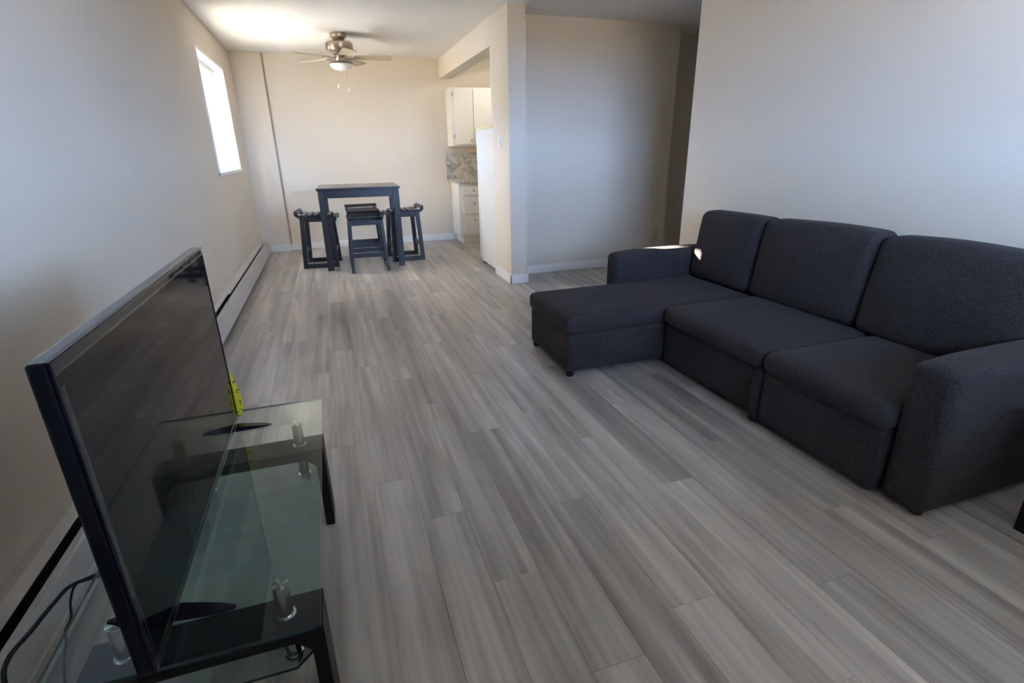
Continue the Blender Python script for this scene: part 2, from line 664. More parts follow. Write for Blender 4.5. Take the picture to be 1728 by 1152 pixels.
board('baseboard_back', (0.3535, 2.74, YB - BBT, YB, 0, BBH))
board('baseboard_back_step', (0.109, 0.352, YB - 0.06 - BBT, YB - 0.06, 0, BBH))
structure(box('step_strip', mat('taupe_corner_strip', (0.40, 0.35, 0.28), 0.7), (0.3525, 0.372, YB - 0.018, YB - 0.0005, 0.094, H - 0.001)))  # taupe strip drawing the dark line down the wall step
board('baseboard_pier_left', (2.57 - BBT, 2.57, 4.88 - BBT, 5.388, 0, BBH))
board('baseboard_pier_front', (2.57 - BBT, 2.735 + BBT, 4.88 - BBT, 4.88, 0, BBH))
board('baseboard_pier_right', (2.735, 2.735 + BBT, 4.88, 5.23, 0, BBH))
board('baseboard_hall', (2.735 + BBT, 4.55, 5.23 - BBT, 5.23, 0, BBH))
board('baseboard_hall_recess', (4.55, XE, 5.62 - BBT, 5.62, 0, BBH))
board('baseboard_right', (XR - BBT, XR, YF, 3.69, 0, BBH))
board('baseboard_front', (0.12, XR - BBT, YF, YF + BBT, 0, BBH))
# white end board of the cabinet run above the refrigerator
structure(box('trim_1', CABINET, (2.575, 2.72, 5.392, 5.45, 1.565, 2.195), bev=0.003))

# dining window in the left wall
w1 = structure(box('window_1', WHITE, (-0.155, -0.135, WY0, WY1, WZ0, WZ0 + 0.045)))
bm = bmesh.new()
bx(bm, -0.165, -0.115, WY0, WY0 + 0.045, WZ0, WZ1)
bx(bm, -0.165, -0.115, WY1 - 0.045, WY1, WZ0, WZ1)
bx(bm, -0.165, -0.115, WY0, WY1, WZ1 - 0.045, WZ1)
bx(bm, -0.165, -0.115, WY0, WY1, WZ0, WZ0 + 0.045)
link_mesh('window_frame', bm, WHITE, w1)
box('mullion', WHITE, (-0.160, -0.120, 6.345, 6.385, WZ0 + 0.045, WZ1 - 0.045), w1)
box('pane', WINDOW_GLASS, (-0.143, -0.138, WY0 + 0.045, 6.345, WZ0 + 0.045, WZ1 - 0.045), w1)
box('pane', WINDOW_GLASS, (-0.143, -0.138, 6.385, WY1 - 0.045, WZ0 + 0.045, WZ1 - 0.045), w1)
BLIND = bpy.data.materials.new('white_translucent_blind')
BLIND.use_nodes = True
_nt = BLIND.node_tree
_nt.nodes.clear()
_o = _nt.nodes.new('ShaderNodeOutputMaterial')
_t = _nt.nodes.new('ShaderNodeBsdfTranslucent')
_t.inputs[0].default_value = (0.80, 0.78, 0.74, 1)
_d = _nt.nodes.new('ShaderNodeBsdfDiffuse')
_d.inputs[0].default_value = (0.80, 0.79, 0.77, 1)
_x = _nt.nodes.new('ShaderNodeMixShader')
_x.inputs[0].default_value = 0.7
_nt.links.new(_d.outputs[0], _x.inputs[1])
_nt.links.new(_t.outputs[0], _x.inputs[2])
_nt.links.new(_x.outputs[0], _o.inputs[0])
box('sun_cut_blind', BLIND, (-0.0925, -0.0915, WY0 + 0.012, WY1 - 0.012, 1.68, WZ1 - 0.05), w1)  # blind sheet added to cut off the top of the sun beam
box('head_rail', WHITE, (-0.105, -0.075, WY0 + 0.003, WY1 - 0.003, WZ1 - 0.055, WZ1 - 0.002), w1, bev=0.003)
bm = bmesh.new()                       # white liner of the deep reveal
bx(bm, -0.115, 0.0, WY0, WY0 + 0.006, WZ0, WZ1)
bx(bm, -0.115, 0.0, WY1 - 0.006, WY1, WZ0, WZ1)
bx(bm, -0.115, 0.0, WY0, WY1, WZ1 - 0.006, WZ1)
link_mesh('reveal_liner', bm, WHITE, w1)
bm = bmesh.new()
c_ = 0.028
bx(bm, 0.0, 0.010, WY0 - c_, WY0, WZ0 - c_, WZ1 + c_)
bx(bm, 0.0, 0.010, WY1, WY1 + c_, WZ0 - c_, WZ1 + c_)
bx(bm, 0.0, 0.010, WY0, WY1, WZ1, WZ1 + c_)
link_mesh('casing', bm, WHITE, w1)
box('sill', WHITE, (-0.115, 0.020, WY0 - c_, WY1 + c_, WZ0 - 0.03, WZ0 + 0.004), w1, bev=0.004)

# living-room window behind the camera
w2 = structure(box('window_2', WHITE, (LX0, LX1, YF - 0.13, YF - 0.08, LZ0, LZ0 + 0.05)))
bm = bmesh.new()
bx(bm, LX0, LX0 + 0.05, YF - 0.13, YF - 0.08, LZ0, LZ1)
bx(bm, LX1 - 0.05, LX1, YF - 0.13, YF - 0.08, LZ0, LZ1)
bx(bm, LX0, LX1, YF - 0.13, YF - 0.08, LZ1 - 0.05, LZ1)
link_mesh('window_frame', bm, WHITE, w2)
lm_ = (LX0 + LX1) / 2
box('mullion', WHITE, (lm_ - 0.025, lm_ + 0.025, YF - 0.125, YF - 0.085, LZ0 + 0.05, LZ1 - 0.05), w2)
box('pane', WINDOW_GLASS, (LX0 + 0.05, lm_ - 0.025, YF - 0.108, YF - 0.103, LZ0 + 0.05, LZ1 - 0.05), w2)
box('pane', WINDOW_GLASS, (lm_ + 0.025, LX1 - 0.05, YF - 0.108, YF - 0.103, LZ0 + 0.05, LZ1 - 0.05), w2)
box('sill', WHITE, (LX0 - 0.03, LX1 + 0.03, YF - 0.08, YF + 0.03, LZ0 - 0.025, LZ0), w2, bev=0.004)

# outdoors: pale sunlit yard one storey down
ASPHALT = varied('snow_dusted_concrete', (0.64, 0.58, 0.49), (0.54, 0.49, 0.42), 0.4, 0.9)
structure(box('ground', ASPHALT, (-300, 300, -300, 300, -2.9, -2.7)))
structure(box('trim_5', GROUND, (-60, -2.4, -4.0, 60, -2.699, -2.62)))                               # unseen snowy yard added to bounce sunlight up to the dining ceiling
STUCCO = varied('beige_stucco', (0.42, 0.38, 0.32), (0.37, 0.33, 0.28), 2.0, 0.9)
structure(box('trim_2', STUCCO, (-T - 0.02, 24.0, YF - T - 0.02, YB + T + 0.02, -2.7, -0.201)))      # storey below
structure(box('trim_3', STUCCO, (-T - 0.05, 24.0, YF - T - 0.05, YB + T + 0.05, H + 0.151, H + 0.55)))  # roof
structure(box('trim_6', STUCCO, (-T - 0.05, 8.0, YF - T - 1.70, YF - T - 0.021, H + 0.06, H + 0.30)))    # unseen balcony added to keep high sky light out of the living-room window
structure(box('trim_7', mat('cream_render', (0.42, 0.37, 0.29), 0.9), (-15.0, -4.5, -6.0, 3.2, -2.62, 4.2)))    # unseen cream house added to bounce sunlight into the dining window
structure(box('trim_9', varied('brown_brick', (0.16, 0.11, 0.08), (0.12, 0.085, 0.065), 1.5, 0.9), (-40.0, 40.0, -46.0, -34.0, -2.69, 0.6)))   # unseen flats added across the road to block low horizon light
structure(box('trim_10', STUCCO, (-1.73, -T - 0.021, 7.25, 7.45, -2.6, H + 0.15)))      # unseen wing wall added to narrow the sun beam through the dining window
structure(box('trim_4', STUCCO, (XE + 0.13, 24.0, YF - T, YB + T, -0.2, H + 0.15)))                  # the flats next door

# ------------------------------------------------------------------ baseboard heater along the left wall
ht = thing('baseboard_heater', 'long low greige baseboard heater along the left wall with a dark slot on top', 'heater', (0.0, 3.6, 0.0))


def hp(name, poly, y0, y1, m, bevel=False):
    bm = bmesh.new()
    prism(bm, poly, 'y', y0 - 3.6, y1 - 3.6)
    return link_mesh(name, bm, m, ht)


HY0, HY1, HJ = -0.30, 7.50, 4.67
hp('back_plate', [(0.001, 0.02), (0.006, 0.02), (0.006, 0.222), (0.001, 0.222)], HY0, HY1, HEATER)
hp('top_cover', [(0.006, 0.222), (0.006, 0.214), (0.030, 0.212), (0.066, 0.194), (0.068, 0.199), (0.032, 0.222)], HJ, HY1, HEATER)
hp('top_cover', [(0.006, 0.222), (0.006, 0.214), (0.030, 0.212), (0.058, 0.200), (0.060, 0.205), (0.032, 0.222)], HY0, HJ - 0.004, HEATER)
for a, b in ((HY0, 1.93), (1.934, HJ - 0.004), (HJ, HY1 - 0.19)):
    f = hp('front_panel', [(0.080, 0.190), (0.098, 0.190), (0.103, 0.182), (0.103, 0.085), (0.107, 0.078), (0.107, 0.026), (0.102, 0.022), (0.102, 0.076), (0.098, 0.084), (0.098, 0.181), (0.080, 0.186)], a, b, HEATER_F)
hp('fin_tube', [(0.010, 0.055), (0.075, 0.055), (0.075, 0.150), (0.010, 0.150)], HY0 + 0.1, HY1 - 0.25, FIN)
hp('end_cap', [(0.001, 0.02), (0.108, 0.02), (0.108, 0.180), (0.098, 0.196), (0.030, 0.224), (0.001, 0.224)], HY1 - 0.186, HY1, HEATER)
hp('end_cap', [(0.001, 0.02), (0.108, 0.02), (0.108, 0.180), (0.098, 0.196), (0.030, 0.224), (0.001, 0.224)], HY0 - 0.002, HY0 + 0.16, HEATER)
for y in (HY0 + 0.02, 1.9, HJ, HY1 - 0.02):
    hp('bracket', [(0.004, 0.0), (0.09, 0.0), (0.09, 0.05), (0.004, 0.05)], y, y + 0.012, FIN)
# pipe with white valve cap at the far end
vp = thing('pipe_valve', 'small white pipe cap at the far end of the long wall heater', 'pipe', (0.055, 7.60, 0.0))
lathe('pipe', CHROME, [(0.011, 0.0), (0.011, 0.05)], vp, n=14)
lathe('cap', SWITCH, [(0.0, 0.045), (0.022, 0.045), (0.024, 0.052), (0.024, 0.085), (0.018, 0.095), (0.0, 0.095)], vp, n=18)

# ------------------------------------------------------------------ kitchen
XC = 2.655
rf = thing('refrigerator', 'tall white refrigerator seen from its side in the kitchen opening', 'refrigerator', (2.9, 5.72, 0))


def part(name, m, dims, root, bev=0.0, seg=1):
    l = root.location
    return box(name, m, (dims[0] - l.x, dims[1] - l.x, dims[2] - l.y, dims[3] - l.y, dims[4] - l.z, dims[5] - l.z), root, bev, seg)


part('body', FRIDGE, (2.578, 3.22, 5.40, 6.005, 0.035, 1.478), rf, 0.006, 2)
part('door', FRIDGE, (2.578, 3.22, 6.015, 6.075, 0.06, 1.478), rf, 0.010, 2)
part('top_edge', YELLOWED, (2.576, 3.222, 5.398, 6.078, 1.478, 1.502), rf, 0.004)
part('handle', SWITCH, (2.59, 2.615, 6.075, 6.105, 0.72, 1.10), rf, 0.006)
part('hinge', STEEL, (2.579, 2.60, 6.02, 6.082, 1.00, 1.03), rf, 0.002)
for y in (5.43, 5.97):
    part('foot', RUBBER, (2.60, 2.64, y, y + 0.04, 0.0, 0.036), rf)
    part('foot', RUBBER, (3.14, 3.18, y, y + 0.04, 0.0, 0.036), rf)

bc = thing('base_cabinet', 'white kitchen base cabinet with three drawers standing against the far wall', 'cabinet', (3.0, 7.6, 0))
part('carcass', CABINET, (XC, 3.75, 7.42, 7.868, 0.10, 0.838), bc, 0.002)
part('toe_kick', CABINET, (XC + 0.05, 3.75, 7.47, 7.86, 0.0, 0.10), bc)
for z0, z1, zk in ((0.675, 0.80, 0.738), (0.42, 0.635, 0.56), (0.135, 0.385, 0.33)):
    d = part('drawer', CABINET, (2.715, 3.06, 7.400, 7.4195, z0, z1), bc, 0.005, 2)
    k = lathe('knob', NICKEL, [(0.006, 0.0), (0.006, 0.012), (0.014, 0.018), (0.014, 0.024), (0.009, 0.029), (0.0, 0.029)], d, n=16)
    k.rotation_euler = (R(90), 0, 0)
    k.location = (2.868 - 3.0, 7.400 - 7.6, zk)
for z0, z1 in ((0.675, 0.80), (0.135, 0.635)):
    part('door', CABINET, (3.09, 3.45, 7.400, 7.4195, z0, z1), bc, 0.005, 2)
tag(box('countertop', MARBLE, (2.612, 3.76, 7.375, 7.869, 0.839, 0.876), bev=0.006, seg=2), 'grey marble-patterned countertop on the white kitchen base cabinet', 'countertop')
tag(box('backsplash', MARBLE, (2.60, 3.76, 7.870, 7.882, 0.877, 1.235), bev=0.001), 'grey marble-patterned backsplash panel on the kitchen wall above the countertop', 'backsplash')

uc = thing('wall_cabinet', 'white kitchen wall cabinet hung high above the marble backsplash', 'cabinet', (3.0, 7.7, 1.32))
part('carcass', CABINET, (2.642, 3.75, 7.56, 7.881, 1.322, 2.062), uc, 0.002)
for xa, xb in ((2.672, 2.945), (2.952, 3.235), (3.242, 3.52)):
    d = part('door', CABINET, (xa, xb, 7.541, 7.5595, 1.345, 2.045), uc, 0.005, 2)
    if xa < 2.7:
        k = lathe('knob', NICKEL, [(0.006, 0.0), (0.006, 0.012), (0.015, 0.018), (0.015, 0.024), (0.009, 0.029), (0.0, 0.029)], d, n=16)
        k.rotation_euler = (R(90), 0, 0)
        k.location = (2.905 - 3.0, 7.541 - 7.7, 1.395 - 1.32)
        for zz in (1.42, 1.95):
            h_ = part('hinge', NICKEL, (2.664, 2.674, 7.535, 7.56, zz, zz + 0.05), uc)

kl = thing('kitchen_fill_light', 'unseen round ceiling light added behind the header to brighten the kitchen', 'light', (3.35, 6.85, H))  # lamp added out of view to brighten the kitchen
lathe('base', WHITE, [(0.0, -0.02), (0.17, -0.02), (0.17, 0.0), (0.0, 0.0)], kl)
FILL_LAMP = mat('fill_lamp_glow', (0.9, 0.88, 0.82), 0.4)
bsdf(FILL_LAMP).inputs['Emission Color'].default_value = (1.0, 0.93, 0.82, 1)
bsdf(FILL_LAMP).inputs['Emission Strength'].default_value = 7.0
lathe('diffuser', FILL_LAMP, [(0.0, -0.10), (0.06, -0.096), (0.11, -0.08), (0.145, -0.05), (0.155, -0.0205), (0.0, -0.0205)], kl)

# switch on the pier and outlet in the hall
sw = thing('light_switch', 'white light switch plate on the side of the beige pier', 'switch', (2.569, 5.17, 1.335))
box('plate', SWITCH, (-0.006, 0.0005, -0.036, 0.036, -0.058, 0.058), sw, 0.002)
box('rocker', SWITCH, (-0.011, -0.006, -0.012, 0.012, -0.026, 0.026), sw, 0.002)
ol = thing('wall_outlet', 'cream power outlet low on the shadowed hall wall beyond the sofa', 'outlet', (4.435, 5.229, 0.325))
box('plate', CREAM, (-0.036, 0.036, -0.006, 0.0005, -0.058, 0.058), ol, 0.002)
for z in (-0.022, 0.022):
    s_ = box('socket', CREAM, (-0.016, 0.016, -0.009, -0.006, z - 0.015, z + 0.015), ol, 0.003)
    bm = bmesh.new()
    bx(bm, -0.008, -0.005, -0.0096, -0.009, z - 0.004, z + 0.007)
    bx(bm, 0.005, 0.008, -0.0096, -0.009, z - 0.004, z + 0.007)
    bx(bm, -0.002, 0.002, -0.0096, -0.009, z - 0.012, z - 0.008)
    link_mesh('slots', bm, DARK_HOLE, s_)

# ------------------------------------------------------------------ ceiling fan
fan = thing('ceiling_fan', 'brushed nickel ceiling fan with five pale blades and a white globe over the dining table', 'fan', (1.235, 6.5, H))
lathe('canopy', NICKEL, [(0.0, -0.088), (0.044, -0.088), (0.047, -0.080), (0.066, -0.046), (0.080, -0.038), (0.083, -0.030), (0.083, -0.004), (0.080, 0.0), (0.0, 0.0)], fan)
lathe('downrod', NICKEL, [(0.016, -0.10), (0.016, -0.07)], fan, n=16)
lathe('motor_housing', NICKEL, [(0.0, -0.178), (0.085, -0.178), (0.128, -0.168), (0.140, -0.150), (0.140, -0.098), (0.132, -0.088), (0.060, -0.084), (0.0, -0.084)], fan)
lathe('switch_housing', NICKEL, [(0.0, -0.262), (0.050, -0.262), (0.056, -0.250), (0.056, -0.205), (0.075, -0.190), (0.075, -0.178), (0.0, -0.178)], fan)
lathe('light_collar', NICKEL, [(0.0, -0.290), (0.122, -0.290), (0.130, -0.283), (0.118, -0.268), (0.06, -0.258), (0.0, -0.258)], fan)
lathe('globe', GLOBE, [(0.0, -0.352)] + [(0.116 * math.sin(R(a)), -0.290 - 0.062 * math.cos(R(a))) for a in range(12, 91, 8)] + [(0.116, -0.288), (0.0, -0.288)], fan)
for k in range(5):
    a = R(-9.5 + 72 * k)
    bm = bmesh.new()                                   # curved arm that carries the blade
    bx(bm, 0.05, 0.17, -0.016, 0.016, -0.236, -0.230, 0.002)
    bx(bm, 0.14, 0.20, -0.040, 0.040, -0.2355, -0.2305, 0.002)
    ir = link_mesh('blade_iron', bm, NICKEL, fan)
    ir.rotation_euler = (0, 0, a)
    bm = bmesh.new()
    out_ = []
    for i in range(9):
        t = i / 8
        out_.append((0.15 + t * 0.37, 0.050 + 0.016 * t))
    tip = [(0.52 + 0.012 * math.sin(R(q)), 0.066 * math.cos(R(q))) for q in range(15, 180, 15)]
    poly = out_ + tip + [(x, -y) for x, y in reversed(out_)]
    prism(bm, poly, 'z', -0.003, 0.003)
    bl = link_mesh('blade', bm, BLADE, fan)
    bl.location = (0, 0, -0.2265)
    bl.rotation_euler = (Matrix.Rotation(a, 3, 'Z') @ Matrix.Rotation(R(-11), 3, 'X')).to_euler()
for (px, py, ln) in ((-0.055, -0.02, 0.215), (0.048, 0.0, 0.245)):
    c0 = bmesh.new()
    tube_bm(c0, [(px, py, -0.255), (px * 1.0, py, -0.27 - ln)], 0.0016, 6)
    ch = link_mesh('pull_chain', c0, NICKEL, fan)
    lathe('pull_knob', GLOBE, [(0.0, -0.305 - ln), (0.006, -0.302 - ln), (0.008, -0.29 - ln), (0.004, -0.27 - ln), (0.0, -0.268 - ln)], ch, (px, py, 0), n=12)

# ------------------------------------------------------------------ dining table and stools
dt = thing('bar_table', 'tall black bar-height dining table under the ceiling fan', 'table', (1.268, 6.59, 0), R(-2))
box('tabletop', TABLETOP, (-0.447, 0.447, -0.385, 0.385, 0.880, 0.905), dt, 0.004, 2)
for sx in (-1, 1):
    for sy in (-1, 1):
        box('leg', STOOLWOOD, (sx * 0.400 - 0.033, sx * 0.400 + 0.033, sy * 0.345 - 0.033, sy * 0.345 + 0.033, 0, 0.880), dt, 0.003)
for sy in (-1, 1):
    box('apron', STOOLWOOD, (-0.367, 0.367, sy * 0.348 - 0.011, sy * 0.348 + 0.011, 0.798, 0.880), dt)
for sx in (-1, 1):
    box('apron', STOOLWOOD, (sx * 0.405 - 0.011, sx * 0.405 + 0.011, -0.312, 0.312, 0.798, 0.880), dt)


def seat_z(u):
    """saddle line of the stool seat, u = -1 (waterfall front) .. 1 (raised back)."""
    if u > 0.55:
        return 0.590 + 0.052 * ((u - 0.55) / 0.45) ** 1.6
    if u < -0.6:
        return 0.590 - 0.030 * ((-u - 0.6) / 0.4) ** 1.6
    return 0.590 + 0.006 * (u * u)


def bar(bm, p, q, w, t, wdir):
    """square bar from p to q; w measured along wdir, t across."""
    p, q = Vector(p), Vector(q)
    d = (q - p).normalized()
    a = Vector(wdir)
    a = (a - d * a.dot(d)).normalized()
    b = d.cross(a)
    vs_ = []
    for c in (p, q):
        for s1, s2 in ((-1, -1), (1, -1), (1, 1), (-1, 1)):
            vs_.append(bm.verts.new(c + a * (s1 * w / 2) + b * (s2 * t / 2)))
    for f in ((0, 1, 2, 3), (4, 5, 6, 7), (0, 1, 5, 4), (1, 2, 6, 5), (2, 3, 7, 6), (3, 0, 4, 7)):
        bm.faces.new([vs_[i] for i in f])


def make_stool(label):
    """slatted saddle stool; +x is the raised outer end of the seat."""
    t = thing('bar_stool', label, 'stool', (0, 0, 0), 0, 'black slatted stools around the bar table')
    for sy in (-1, 1):
        yt, yb = sy * 0.168, sy * 0.195
        for sx in (-1, 1):
            bm = bmesh.new()
            xt, xb = sx * 0.148, sx * 0.176
            vs_ = []
            for (cx, cy, z) in ((xb, yb, 0.0), (xt, yt, 0.575)):
                for dx, dy in ((-0.025, -0.014), (0.025, -0.014), (0.025, 0.014), (-0.025, 0.014)):
                    vs_.append(bm.verts.new((cx + dx, cy + dy, z)))
            for f in ((0, 1, 2, 3), (4, 5, 6, 7), (0, 1, 5, 4), (1, 2, 6, 5), (2, 3, 7, 6), (3, 0, 4, 7)):
                bm.faces.new([vs_[i] for i in f])
            link_mesh('leg', bm, STOOLWOOD, t)
        bm = bmesh.new()                                # curved seat rail
        n = 16
        up = [(-0.225 + 0.45 * i / n, seat_z(-1 + 2 * i / n) - 0.004) for i in range(n + 1)]
        lo = []
        for x, z in up:
            if abs(x) < 0.165:
                lo.append((x, 0.528))
            elif x >= 0.165:
                lo.append((x, max(0.528, z - 0.036)))
            else:
                lo.append((x, max(0.528, z - 0.030)))
        prism(bm, up + lo[::-1], 'y', yt - 0.012, yt + 0.012)
        link_mesh('seat_rail', bm, STOOLWOOD, t)
        box('bottom_rail', STOOLWOOD, (-0.158, 0.158, yb - 0.011, yb + 0.011, 0.002, 0.052), t)
    for sx, z, h in ((1, 0.165, 0.050), (-1, 0.165, 0.050)):
        f = z / 0.575
        x = sx * (0.176 - 0.028 * f)
        y = 0.195 - 0.027 * f - 0.013
        box('stretcher', STOOLWOOD, (x - 0.011, x + 0.011, -y, y, z, z + h), t)
    for sx in (-1, 1):
        box('cross_rail', STOOLWOOD, (sx * 0.150 - 0.010, sx * 0.150 + 0.010, -0.156, 0.156, 0.515, 0.565), t)
    for k in range(7):
        u = -0.93 + 1.86 * k / 6
        x = u * 0.225
        dz = (seat_z(min(1, u + 0.05)) - seat_z(max(-1, u - 0.05))) / (0.225 * 0.1)
        bm = bmesh.new()
        bx(bm, -0.0225, 0.0225, -0.195, 0.195, -0.003, 0.015, 0.003)
        s = link_mesh('slat', bm, STOOLWOOD, t, (x, 0, seat_z(u)))
        s.rotation_euler = (0, -math.atan(dz), 0)
    return t


st = make_stool('black slatted bar stool on the near side of the table, closest to the camera')
st.location = (1.283, 6.185, 0)
st.rotation_euler = (0, 0, R(-90))
dup(st, (1.30, 6.86, 0), R(91), 'black slatted bar stool on the far side of the table, against the back wall')
dup(st, (0.775, 6.66, 0), R(174), 'black slatted bar stool at the left end of the table, nearest the window')
dup(st, (1.765, 6.68, 0), R(3), 'black slatted bar stool at the right end of the table, nearest the kitchen')

# ------------------------------------------------------------------ sectional sofa
sf = thing('sectional_sofa', 'charcoal fabric sectional sofa with a chaise along the right wall', 'sofa', (0, 0, 0))
AZ = 0.575
soft_box('chaise_base', FABRIC, (2.135, 3.40, 2.565, 3.175, 0.035, 0.268), 0.014, sf, n=10)
soft_box('chaise_cushion', FABRIC, (2.120, 3.42, 2.552, 3.188, 0.262, 0.378), 0.040, sf, (0.004, 0.003, 0.010), n=18)
for i, (ya, yb) in enumerate(((1.765, 2.550), (1.150, 1.757))):
    soft_box('seat_cushion', FABRIC, (2.735, 3.43, ya, yb, 0.272, 0.385), 0.046, sf, (0.008, 0.002, 0.012), n=18)


def panel_bow(y0, y1, amt):
    def f(q):
        t = (q.y - y0) / (y1 - y0)
        s = (q.z - 0.03) / 0.25
        q.x -= amt * (1 - s) * 0.6 * (1 if q.x < 2.80 else 0)
        return q
    return f


soft_box('front_panel', FABRIC, (2.766, 2.90, 1.80, 2.548, 0.030, 0.272), 0.012, sf, n=10)
soft_box('front_panel', FABRIC, (2.752, 2.90, 1.158, 1.748, 0.022, 0.283), 0.014, sf, (0.006, 0, 0), n=10)
# loose fabric edge between the two pull-out fronts
bm = bmesh.new()
pf = []
for i in range(11):
    z = 0.012 + 0.268 * i / 10
    pf.append((2.738 + 0.010 * math.cos(i * 0.5) + 0.012 * (i / 10), z))
prism(bm, pf + [(2.80, pf[-1][1]), (2.80, pf[0][1])], 'y', 1.752, 1.792)
bmesh.ops.bevel(bm, geom=bm.edges[:], offset=0.004, segments=2, affect='EDGES')
link_mesh('fabric_edge', bm, FABRIC, sf, smooth=True)


def arm_shape(q):
    # top falls a little to the front, corner well rounded
    if q.z > 0.3:
        q.z -= 0.018 * max(0.0, (3.0 - q.x) / 0.25) ** 1.5 if q.x < 3.0 else 0.0
    return q


for ya, yb in ((0.992, 1.150), (3.192, 3.350)):
    soft_box('arm', FABRIC, (2.785, 3.632, ya, yb, 0.010, AZ), 0.036, sf, (0.004, 0.004, 0.006), n=18, deform=arm_shape)
soft_box('back_frame', FABRIC, (3.48, 3.632, 1.16, 3.186, 0.03, 0.72), 0.03, sf, n=10)


def lean(seed, top):
    r = random.Random(seed)
    a, b, c = r.uniform(0, 6), r.uniform(0, 6), r.uniform(0, 6)

    def f(q):
        s = (q.z - 0.385) / 0.47
        q.x += 0.075 * s
        if q.x < 3.50 + 0.075 * s:
            q.x += 0.005 * math.sin(7 * q.y + a) * math.sin(6 * q.z + b)
        q.z += s * (0.006 * math.sin(5 * q.y + c) + top)
        return q
    return f


for i, (ya, yb, tp) in enumerate(((2.592, 3.186, -0.006), (1.850, 2.588, 0.004), (1.158, 1.845, 0.0))):
    cu = soft_box('back_cushion', FABRIC, (3.365, 3.545, ya, yb, 0.385, 0.850), 0.050, sf, (0.030, 0.004, 0.012), n=22, deform=lean(i, tp))
for x, y in ((2.165, 2.60), (2.165, 3.145), (2.83, 1.03), (2.83, 3.31), (3.56, 1.04), (3.56, 3.30), (2.84, 1.77)):
    lathe('foot', RUBBER, [(0.019, 0.0), (0.022, 0.005), (0.022, 0.038)], sf, (x, y, 0), n=14)

# black side table just entering the frame at the right
bt = thing('side_table', 'black square-legged side table barely entering the frame right of the sofa arm', 'table', (3.29, 0.62, 0))
box('tabletop', FRAME_BLACK, (-0.245, 0.245, -0.245, 0.245, 0.44, 0.465), bt, 0.003)
for sx in (-1, 1):
    for sy in (-1, 1):
        box('leg', FRAME_BLACK, (sx * 0.21 - 0.024, sx * 0.21 + 0.024, sy * 0.21 - 0.024, sy * 0.21 + 0.024, 0, 0.44), bt, 0.002)

# ------------------------------------------------------------------ television stand
GT = 0.410         # glass top surface
FT = 0.316         # frame top
ts = thing('tv_stand', 'two-tier clear glass television stand with black end frames and chrome tubes', 'tv stand', (0.585, 1.38, 0))


def tpart(name, m, dims, bev=0.0, seg=1):
    return part(name, m, dims, ts, bev, seg)


def slab(name, poly, z0, z1, face=None):
    bm = bmesh.new()
    l = ts.location
    prism(bm, [(x - l.x, y - l.y) for x, y in poly], 'z', z0, z1)
    o = link_mesh(name, bm, [face or STAND_GLASS, EDGE_GLASS], ts)
    for p in o.data.polygons:
        if abs(p.normal.z) < 0.5:
            p.material_index = 1
    return o


slab('glass_top', [(0.350, 0.848), (0.820, 0.848), (0.820, 1.905), (0.350, 1.905)], GT - 0.008, GT)
SX0, SX1, SY0, SY1, ch_ = 0.385, 0.787, 0.955, 1.868, 0.045
SHELF_GLASS = frosted('hazy_grey_green_glass')
slab('glass_shelf', [(SX0 + ch_, SY0), (SX1 - ch_, SY0), (SX1, SY0 + ch_), (SX1, SY1 - ch_), (SX1 - ch_, SY1), (SX0 + ch_, SY1), (SX0, SY1 - ch_), (SX0, SY0 + ch_)], 0.192, 0.200, SHELF_GLASS)
for ya, yb in ((0.942, 1.045), (1.692, 1.797)):
    xa, xb, tk, cf = 0.358, 0.812, 0.030, 0.030
    outer = [(xa, 0), (xa, FT), (xb, FT), (xb, 0), (xb - tk, 0), (xb - tk, FT - 0.036 - cf), (xb - tk - cf, FT - 0.036), (xa + tk + cf, FT - 0.036), (xa + tk, FT - 0.036 - cf), (xa + tk, 0)]
    bm = bmesh.new()
    prism(bm, [(x - 0.585, z) for x, z in outer], 'y', ya - 1.38, yb - 1.38)
    link_mesh('end_frame', bm, FRAME_BLACK, ts)
    for xc in (0.432, 0.735):
        yc = (ya + yb) / 2
        tb = lathe('support_tube', STEEL, [(0.0, FT), (0.0165, FT), (0.0165, GT - 0.011), (0.0, GT - 0.011)], ts, (xc - 0.585, yc - 1.38, 0), n=28)
        lathe('disc', DISC, [(0.0, GT - 0.0112), (0.0178, GT - 0.0112), (0.0178, GT - 0.0082), (0.0, GT - 0.0082)], tb, n=28)
        lathe('ring', CHROME, [(0.0170, FT), (0.0215, FT), (0.0215, FT + 0.003), (0.0170, FT + 0.004)], tb, n=28)
        tb = lathe('shelf_tube', STEEL, [(0.0, 0.200), (0.0165, 0.200), (0.0165, FT - 0.036), (0.0, FT - 0.036)], ts, (xc - 0.585, yc - 1.38, 0), n=28)
        lathe('ring', CHROME, [(0.0170, 0.2003), (0.0205, 0.2003), (0.0205, 0.203), (0.0170, 0.204)], tb, n=28)
        lathe('shelf_screw', CHROME, [(0.0, 0.178), (0.014, 0.180), (0.0165, 0.184), (0.0165, 0.1918), (0.0, 0.1918)], tb, n=20)

# ------------------------------------------------------------------ television
TX = 0.556
TY0, TY1, TZ0, TZ1 = 0.815, 1.792, 0.432, 1.012
tv = thing('television', 'large black flat television with film still on its bezel on the glass stand', 'television', (TX, 1.30, GT))


def vpart(name, m, dims, bev=0.0, seg=1):
    return part(name, m, dims, tv, bev, seg)


